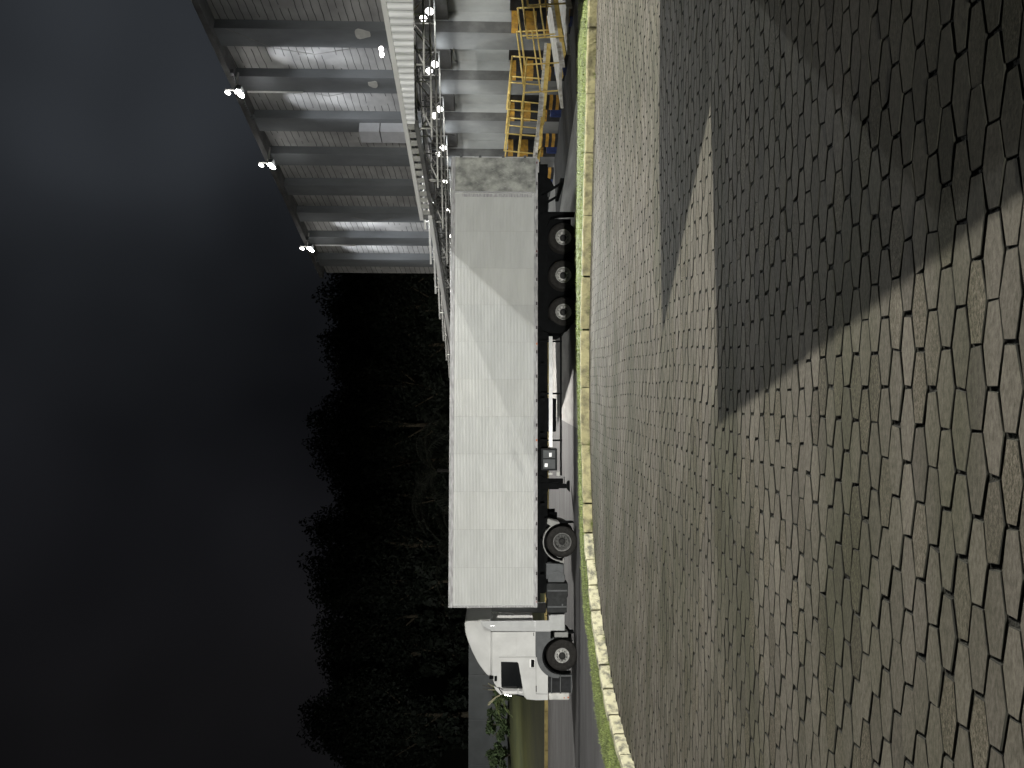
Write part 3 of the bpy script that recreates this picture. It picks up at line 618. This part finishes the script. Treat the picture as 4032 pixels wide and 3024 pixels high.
# ---- floodlights on the roof edge
def floodlight(s, off, z, label, on=1.0, aim=None, vis=True):
    E_=empty('roof_floodlight',WM@Vector((s,off,z)),WA,label,'floodlight','floodlights along the roof edge'); E_['s0']=s
    g=MB(); g.beam((0,-off+.3,.15),(0,0,.15),.06,.06); g.beam((0,-.05,.55),(0,-.05,-.1),.05,.05); g.build('bracket',GALV,E_)
    g=MB(); g.prism([(-.12,-.16),(.10,-.10),(.10,.14),(-.12,.06)],-.2,.2,'x'); g.build('housing',GREYP,E_,bevel=.02)
    g=MB(); g.lathe([(0,-.01),(.21,-.01),(.21,.01),(0,.012)],(0,0,0),20)
    o=g.build('lens',LAMP,E_); o.location=(0,.13,-.02); o.rotation_euler=(R(25),0,0)
    g=MB(); g.lathe([(0,-.01),(.11,-.01),(.11,.01),(0,.012)],(0,0,0),16)
    o=g.build('small_lens',LAMPS,E_); o.location=(0,.1,.44); o.rotation_euler=(R(10),0,0)
    return E_
f1=floodlight(3.05-1.1,1.2,11.85,'bright roof floodlight nearest the camera, highest in the photo')
f2=floodlight(6.6,1.2,11.9,'middle one of the three lit roof floodlights')
f3=floodlight(14.0,1.2,11.85,'farthest roof floodlight at the left end of the warehouse')
# wash heads added by the first and third lamp to light the adjoining bays
PIPE=mat('white_pipe',(.8,.8,.8),.4)
for E_,pw,ss in ((f1,800,(1.30,3.85)),(f3,1100,(13.65,16.1))):
    x=E_['s0']
    for sx in ss:
        g=MB(); g.box((sx-x-.08,-.42,.02),(sx-x+.08,-.22,.16)); g.beam((0,-.32,.12),(sx-x,-.32,.12),.03,.03); g.build('added_wash_head',GREYP,E_)
        spot(E_,(sx-x,-.32,.0),(sx-x,-1.35,-3.0),pw*.8,R(50),.10,(.93,.96,1),blend=1,name='wall_wash')
        spot(E_,(sx-x,-.32,.0),(sx-x,-1.35,-6.4),pw*3.2,R(30),.10,(.93,.96,1),blend=1,name='wall_wash')
    g=MB(); xr=3.00 if E_==f1 else 15.28; g.bar((xr-x,.31-1.2,.1),(xr-x,.31-1.2,-2.2),.04,8); g.build('pipe',PIPE,E_)
for E_,pw in ((f1,88000),(f2,70000),(f3,40000)):
    s_=E_['s0']; q=WL((3.0,20.5,0))-Vector((s_,1.2,11.9)); spot(E_,(0,.2,-.05),q,pw,R(33),.10,(.97,.99,.97),blend=1)
fa=floodlight(-9.6,.8,12.4,'roof floodlight beyond the right edge of the photo')
fb=floodlight(-22,1.0,12.4,'second roof floodlight beyond the right edge of the photo')
fc=floodlight(-17,1.0,7.8,'wall floodlight low beyond the right edge of the photo')
spot(fa,(0,.2,-.05),WL((-2,14,0))-Vector((-9.6,.8,12.4)),5500,R(150),.10,(.94,.98,1))
spot(fb,(0,.2,-.05),WL((3.0,9.5,0))-Vector((-22,1.0,12.4)),67000,R(66),.10,blend=1)
spot(fc,(0,.2,-.05),WL((-3,25,1.5))-Vector((-17,1.0,7.8)),7500,R(44),.06,blend=.5)
fd=floodlight(-17,1.0,12.6,'third roof floodlight beyond the right edge of the photo')
spot(fd,(0,.2,-.05),WL((-3,25,1.5))-Vector((-17,1.0,12.6)),6200,R(44),.05,blend=.5)
spot(f3,(0,.2,-.05),WL((-7,31,-1))-Vector((14,1.2,11.85)),40000,R(62),.10,blend=.8)
spot(f2,(0,.2,-.05),WL((3,30.5,-1))-Vector((6.6,1.2,11.9)),14000,R(50),.10,blend=.8)
# ---- lamps under the canopy
for k in range(-2,6):
    s=.4+2.47*k
    E_=empty('canopy_lamp',WM@Vector((s,1.3,4.0)),WA,{-2:'canopy lamp beyond the right edge of the photo',-1:'canopy lamp cut by the right edge of the warehouse view',0:'bright lamp under the canopy at the second truss',1:'bright lamp under the canopy at the third truss',2:'canopy lamp just right of the trailer roof',3:'canopy lamp right above the trailer rear corner',4:'far canopy lamp behind the truss lattice above the trailer',5:'farthest canopy lamp behind the truss lattice'}[k],'lamp','lamps under the canopy')
    g=MB(); g.beam((0,0,.0),(0,0,.6),.03,.03); g.beam((0,-.25,.0),(0,.35,0),.03,.03); g.build('bracket',GREYP,E_)
    for y,z,r_ in (((.22,.15,.13),(-.10,-.05,.15)) if k<3 else ((-.1,0,.12),)):
        g=MB(); g.lathe([(0,-r_*.8),(r_*.6,-r_*.6),(r_,0),(r_*.6,r_*.6),(0,r_*.8)],(0,y,z),16); g.build('bulb',BULB,E_)
    spot(E_,(0,.05,-.25),(.0,1.2,-5),120,R(165),.10,(.97,1,.95))
    spot(E_,(0,-.65,.15),(.0,-1.2,-4),36,R(140),.10,(.93,.98,1),name='back_beam')
E_=empty('eave_spotlight',WM@Vector((-7.6,OFF+.1,4.38)),WA,'tiny twin spotlight on the canopy edge','spotlight')
for y in (-.08,.1):
    g=MB(); g.lathe([(0,-.05),(.045,-.04),(.055,0),(.04,.05),(0,.06)],(y,0,abs(y)*.5),12); g.build('spot_head',LAMPS,E_)

# ---- gangways with yellow guard rails, one per bay
def gangway(s0, tilt, label, rail=True):
    E_=empty('loading_gangway',WM@Vector((s0,.35,-.24)),WA,label,'gangway','yellow railed gangways in front of the loading bays')
    E_.rotation_euler=Matrix.Rotation(WA,3,'Z').to_euler(); E_.rotation_mode='XYZ'
    E_.matrix_world=WM@Matrix.Translation((s0,.35,-.24))@Matrix.Rotation(tilt,4,'X')
    g=MB(); pol=[(0,.0),(1.1,.0),(1.1,3.5),(1.03,4.3),(.84,3.6),(.02,3.25),(0,3.2)]
    g.prism(pol,-.10,0,'z'); g.prism([(0,2.4),(.05,2.4),(.05,3.45),(.0,3.45)],-.16,.02,'z'); g.build('deck',DECK,E_)
    g=MB(); 
    for x in (.04,1.06): g.prism([(0,-.10),(3.2,-.10),(2.9,-.26),(0,-.26)],x-.03,x+.03,'x')
    g.build('stringer',YEL,E_)
    for x in (.03,1.07):
        g=MB(); a,b=.75,3.25+(x>1)*.25; r=.027
        g.bar((x,a,0),(x,a,1.18),r); g.bar((x,b,-.05),(x,b,1.18),r); g.bar((x,a,1.18),(x,b,1.18),r+.004); g.bar((x,a,.62),(x,b,.62),r)
        g.bar((x,(a+b)/2,0),(x,(a+b)/2,1.18),r*.9) if x<.5 else None
        g.build('guard_rail',YEL,E_)
    g=MB(); g.bar((.03,3.25,.62),(.03,3.5,.62),.02); g.build('rail_end',YEL,E_)
    return E_
names={-3:'gangway beyond the right edge of the photo',-2:'nearest yellow railed gangway, cut by the edge of the photo',-1:'second yellow railed gangway from the photo edge, tip under the next one',0:'third yellow railed gangway from the photo edge',1:'yellow railed gangway tilted up beside the open trailer door',2:'yellow railed gangway mostly hidden behind the trailer door'}
for k in (-3,-2,-1,0,1,2):
    s=-2.30+2.42*k if k<1 else -2.30+2.42*k
    gangway(s,R({1:5.0,2:6.0}.get(k,-5.2)),names[k])
gangway(-2.30+2.42*-4,R(-5.2),'farther gangway beyond the right edge of the photo')
# dock bumpers and blue levellers below the gangways
for k in range(-4,4):
    s=.50+2.46*(k-0)
    E_=empty('dock_bumper',WM@Vector((s,.30,-1.35)),WA,['chevron dock post beyond the photo edge','chevron dock post at the photo edge, under the nearest gangway','chevron dock post under the second gangway','chevron dock post under the third gangway','chevron dock post above the blue box beside the trailer','chevron dock post under the trailer rear, left of the blue frame','chevron dock post behind the trailer wheels','chevron dock post behind the front trailer wheel'][k+4],'dock post','chevron dock posts')
    for q in range(7):
        g=MB(); g.box((0,0,.15+q*.14),(.62,.25,.29+q*.14)); g.build('band',CHY if q%2 else CHB,E_)
    g=MB(); g.box((.0,-.02,0),(.62,.23,.15)); g.build('post_foot',CHB,E_)
    E2=empty('dock_leveller',WM@Vector((s+.66,.1,-1.35)),WA,['blue dock frame beyond the photo edge','blue dock frame at the photo edge','blue dock frame under the second gangway','blue dock frame under the third gangway','blue dock frame just right of the trailer rear','blue dock frame seen below the open trailer door','blue dock frame behind the trailer wheels','blue dock frame behind the front trailer wheel'][k+4],'dock frame','blue dock frames')
    g=MB(); g.box((0,0,.10),(.44,.45,.62)); g.build('blue_box',BLUE,E2,bevel=.02)
    for xx,yy in ((.06,.06),(.38,.06),(.06,.38),(.38,.38)):
        g=MB(); g.bar((xx,yy,0),(xx,yy,.12),.03); g.build('leg',CHB,E2)

# ================================================================ BACKGROUND LEFT: wall, shrubs, palms, trees
PW=mat('far_wall',(.20,.21,.21),.8,var=.1,scale=.6)
bw=empty('boundary_wall',(-46,72,-.3),0,'long low grey boundary wall behind the shrubs at the left','wall')
for i in range(10):
    g=MB(); g.box((i*4.4,0,0),(i*4.4+4.36,.2,4.40)); g.build('wall_panel',PW,bw)
    if i: 
        g=MB(); g.box((i*4.4-.05,-.08,0),(i*4.4+.03,.0,4.36)); g.build('wall_post',mat('post_grey',(.24,.25,.25),.8) if i==1 else pst,bw); pst=bw.children[-1].data.materials[0]
def leafmat(name,c,v=.4): 
    M=mat(name,c,.75,var=v,scale=2.5); return M
SH=leafmat('shrub_leaf',(.050,.078,.028)); TRE=leafmat('tree_leaf',(.006,.011,.0045)); BARKD=mat('shaded_bark',(.012,.011,.009),.9); BARK=mat('bark',(.09,.075,.05),.9,var=.3,scale=6)
def leafcloud(n, rx, ry, rz, size, clumps=14, zc=0, seed=0):
    r=np.random.default_rng(seed); C_=r.normal(0,1,(clumps,3)); C_*=(r.random(clumps)**.45*.80/np.linalg.norm(C_,axis=1))[:,None]
    i=r.integers(0,clumps,n); q_=r.normal(0,1,(n,3)); q_*=(r.random(n)**.5*.24/np.linalg.norm(q_,axis=1))[:,None]; p=C_[i]+q_; p*=np.array([rx,ry,rz]); p[:,2]+=zc
    a=r.normal(0,1,(n,3)); a/=np.linalg.norm(a,axis=1)[:,None]; b=np.cross(a,r.normal(0,1,(n,3))); b/=np.linalg.norm(b,axis=1)[:,None]
    s=size*r.uniform(.5,1.3,n)[:,None]
    V=np.stack([p-a*s,p+b*s*.45,p+a*s,p-b*s*.45],1).reshape(-1,3); F_=np.arange(4*n).reshape(-1,4); return V,F_
def leafobj(name,V,F_,m_,parent):
    me=bpy.data.meshes.new(name); me.vertices.add(len(V)); me.vertices.foreach_set('co',V.ravel()); me.loops.add(F_.size); me.loops.foreach_set('vertex_index',F_.ravel().astype(np.int32))
    me.polygons.add(len(F_)); me.polygons.foreach_set('loop_start',np.arange(len(F_))*4); me.polygons.foreach_set('use_smooth',np.zeros(len(F_),bool)); me.update(calc_edges=True); me.materials.append(m_)
    o=bpy.data.objects.new(name,me); COL.objects.link(o); o.parent=parent; return o
shr=[(-31.2,'leafy shrub at the far left edge of the photo'),(-28.6,'dense rounded shrub, second from the left edge'),(-26.0,'shrub with bare pale stalks in front of the wall'),(-23.4,'shrub left of the truck windscreen'),(-21.0,'shrub directly behind the truck windscreen'),(-18.3,'shrub hidden behind the truck cab'),(-13.6,'spiky shrub seen between cab and trailer')]
for i,(x,lab) in enumerate(shr):
    E_=empty('shrub',(x,62,.2),random.uniform(0,3),lab,'shrub','shrubs along the far lawn')
    V,F_=leafcloud(2600,1.9,1.2,1.25,.17,16,1.0,i+3); V[:,2]=np.maximum(V[:,2],0); leafobj('foliage',V,F_,SH,E_)
    g=MB()
    for q in range(6):
        a=random.uniform(0,6.28); g.bar((0,0,0),(1.3*math.cos(a),.6*math.sin(a),random.uniform(1.4,2.5)),.05,5,.015)
    g.build('stem',BARK,E_)
FR=leafmat('frond_leaf',(.11,.14,.05)); STK=mat('pale_stalk',(.30,.28,.18),.8,var=.2,scale=4)
def fronds(E_,n,L_,h,w,droop,m_,seed,up=1.0):
    r=random.Random(seed); g=MB()
    for k in range(n):
        a=2*math.pi*k/n+r.uniform(-.3,.3); el=r.uniform(.3,1.2)*up; P_=[]; p=Vector((0,0,h)); 
        for t in range(9):
            P_.append(p.copy()); e_=el-droop*t/8*r.uniform(.9,1.1); p=p+Vector((math.cos(a)*math.cos(e_),math.sin(a)*math.cos(e_),math.sin(e_)))*L_/8
        sd=Vector((-math.sin(a),math.cos(a),0))
        for t in range(8):
            for sgn in (-1,1):
                for u in (0,.33,.66):
                    q=P_[t].lerp(P_[t+1],u); ww=w*math.sin(math.pi*min(.98,(t+u+.6)/8.8)); tip=q+sd*sgn*ww+(P_[t+1]-P_[t])*.9-Vector((0,0,ww*.35))
                    g.add([q,q+(P_[t+1]-P_[t])*.16,tip],[(0,1,2)])
        g.tube(P_,.02,4)
    return g.build('frond',m_,E_)
for x,y,lab in ((-12.9,58,'low palm clump with pale stalks between cab and trailer'),(-25.2,60.5,'low palm with pale arching stalks in front of the wall')):
    E_=empty('palm_clump',(x,y,.2),0,lab,'palm','low palms on the far lawn'); fronds(E_,16,2.6,.3,.35,1.7,FR,int(abs(x)),1.1)
    g=MB()
    for q in range(7):
        a=random.uniform(0,6.28); g.tube([(0,0,0),(.5*math.cos(a),.3*math.sin(a),1.2),(1.2*math.cos(a),.5*math.sin(a),1.9)],.035,5)
    g.build('stalk',STK,E_)
for x,y,h,lab in ((-5.5,46,6.2,'faint tall palm in the dark behind the middle of the trailer'),(-10.5,50,5.2,'faint palm in the dark behind the front of the trailer')):
    E_=empty('tall_palm',(x,y,-1),0,lab,'palm'); fronds(E_,12,5.0,h,.7,1.9,leafmat('shaded_frond',(.006,.008,.003)),int(x*7)); g=MB(); g.bar((0,0,0),(.1,0,h),.16,8,.11); g.build('trunk',BARKD,E_)  # trunk and frond colours blackened to stand in for night shade
# tree row
protos=[]
def tree(seed):
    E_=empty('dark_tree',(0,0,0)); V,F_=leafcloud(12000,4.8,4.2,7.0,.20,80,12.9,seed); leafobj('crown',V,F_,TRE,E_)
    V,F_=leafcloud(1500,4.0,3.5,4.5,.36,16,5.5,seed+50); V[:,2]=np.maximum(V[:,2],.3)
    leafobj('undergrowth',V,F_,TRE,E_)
    g=MB(); g.bar((0,0,-1),(.2,.1,6),.35,8,.25); g.bar((.2,.1,6),(-.3,.3,13),.25,8,.08)
    for q in range(6):
        a=q*1.1; z=5+q*1.2; g.bar((.1,.1,z),(2.6*math.cos(a),2.4*math.sin(a),z+3),.12,6,.03)
    g.build('trunk',BARK,E_); return E_
protos=[tree(s) for s in (11,12,13)]
labs=['at the far left edge','second from the left edge','third from the left edge','above the truck cab','just right of the cab roof','above the front of the trailer','fourth right of the cab','above the trailer middle, left one','above the trailer middle, right one','behind the trailer wheels','near the warehouse end','touching the warehouse end','hidden behind the warehouse end']
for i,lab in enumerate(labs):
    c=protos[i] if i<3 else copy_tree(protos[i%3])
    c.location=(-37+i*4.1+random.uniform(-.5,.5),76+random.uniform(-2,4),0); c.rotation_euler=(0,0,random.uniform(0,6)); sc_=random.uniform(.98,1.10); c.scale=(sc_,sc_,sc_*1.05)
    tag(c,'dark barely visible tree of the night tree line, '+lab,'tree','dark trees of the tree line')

# ================================================================ beyond the right edge: the low wall that throws the shadow on the paving
sw=empty('low_wall',(3.37,5.58,0),0,'low concrete wall beyond the right edge of the photo','wall')
d=Vector((.29,-1,0)).normalized(); nrm=Vector((1,.09,0))*.2
def slab(p,q,hp,hq,th,parent,name):
    p=Vector(p);q=Vector(q);t=th
    v=[p,q,q+t,p+t]; vs=[(a.x,a.y,-.05) for a in v]+[(p.x,p.y,hp),(q.x,q.y,hq),(q.x+t.x,q.y+t.y,hq),(p.x+t.x,p.y+t.y,hp)]
    MB().add(vs,[(0,1,2,3),(4,5,6,7),(0,1,5,4),(1,2,6,5),(2,3,7,6),(3,0,4,7)]).build(name,CONC,parent)
slab((0,0,0),d*12,2.25,2.25,nrm,sw,'wall_body')
s2=empty('sloping_wing_wall',(5.5,7.05,0),0,'concrete wing wall with sloping top beyond the right edge of the photo','wall')
slab((0,0,0),(-.2,-1.22,0),3.2,2.28,Vector((1.2,.12,0)),s2,'wall_body')
slab((-.2,-1.22,0),(-.35,-2.4,0),2.28,1.4,Vector((1.2,.12,0)),s2,'wall_end')

# fill lamp added out of view on the left to brighten road, lawn and wall
E_=empty('side_fill_lamp',(-30,48,ZR),0,'added fill lamp, unseen, beyond the left edge','street lamp')
g=MB(); g.bar((0,0,0),(0,0,9.2),.09,10,.05); g.bar((0,0,9.1),(1.6,0,9.4),.04,8); g.build('pole',GALV,E_)
g=MB(); g.box((1.4,-.15,9.38),(2.1,.15,9.5)); g.build('head',GREYP,E_,bevel=.03)
g=MB(); g.box((1.5,-.12,9.36),(2.0,.12,9.378)); g.build('lens',LAMPS,E_)
spot(E_,(1.75,0,9.2),(1,23,-1),5000,R(112),.12,(.97,.98,.95),blend=1)
spot(E_,(1.75,0,9.2),(9,2,0),2200,R(160),.12,(1,.94,.82))

# ================================================================ street lamps behind the camera
for i,(x,y,z,pw,lab) in enumerate(((-14,-62,6,112000,'tall street lamp behind the camera, right one'),(-26,-60,6,100000,'tall street lamp behind the camera, left one'))):
    E_=empty('street_lamp',(x,y,ZR),0,lab,'street lamp','street lamps behind the camera')
    g=MB(); g.bar((0,0,0),(0,0,z+1),.09,10,.05); g.build('pole',GALV,E_)
    g=MB(); g.box((-.3,-.1,z+.95),(.3,.7,z+1.1)); g.build('head',GREYP,E_,bevel=.03)
    g=MB(); g.box((-.12,.1,z+.93),(.12,.34,z+.948)); g.build('lens',LAMPS,E_)
    g=MB(); g.prism([(.35,z+.97),(1.40,z+.875),(1.40,z+.93),(.35,z+1.0)],-1.2,1.2,'x'); g.build('cutoff_plate',GREYP,E_)  # wide plate added to cut the beam off the upper wall
    spot(E_,(0,.40,z+.85),(6-x,25-y,z-2),pw,R(46),.05,(1,.98,.91),blend=1)
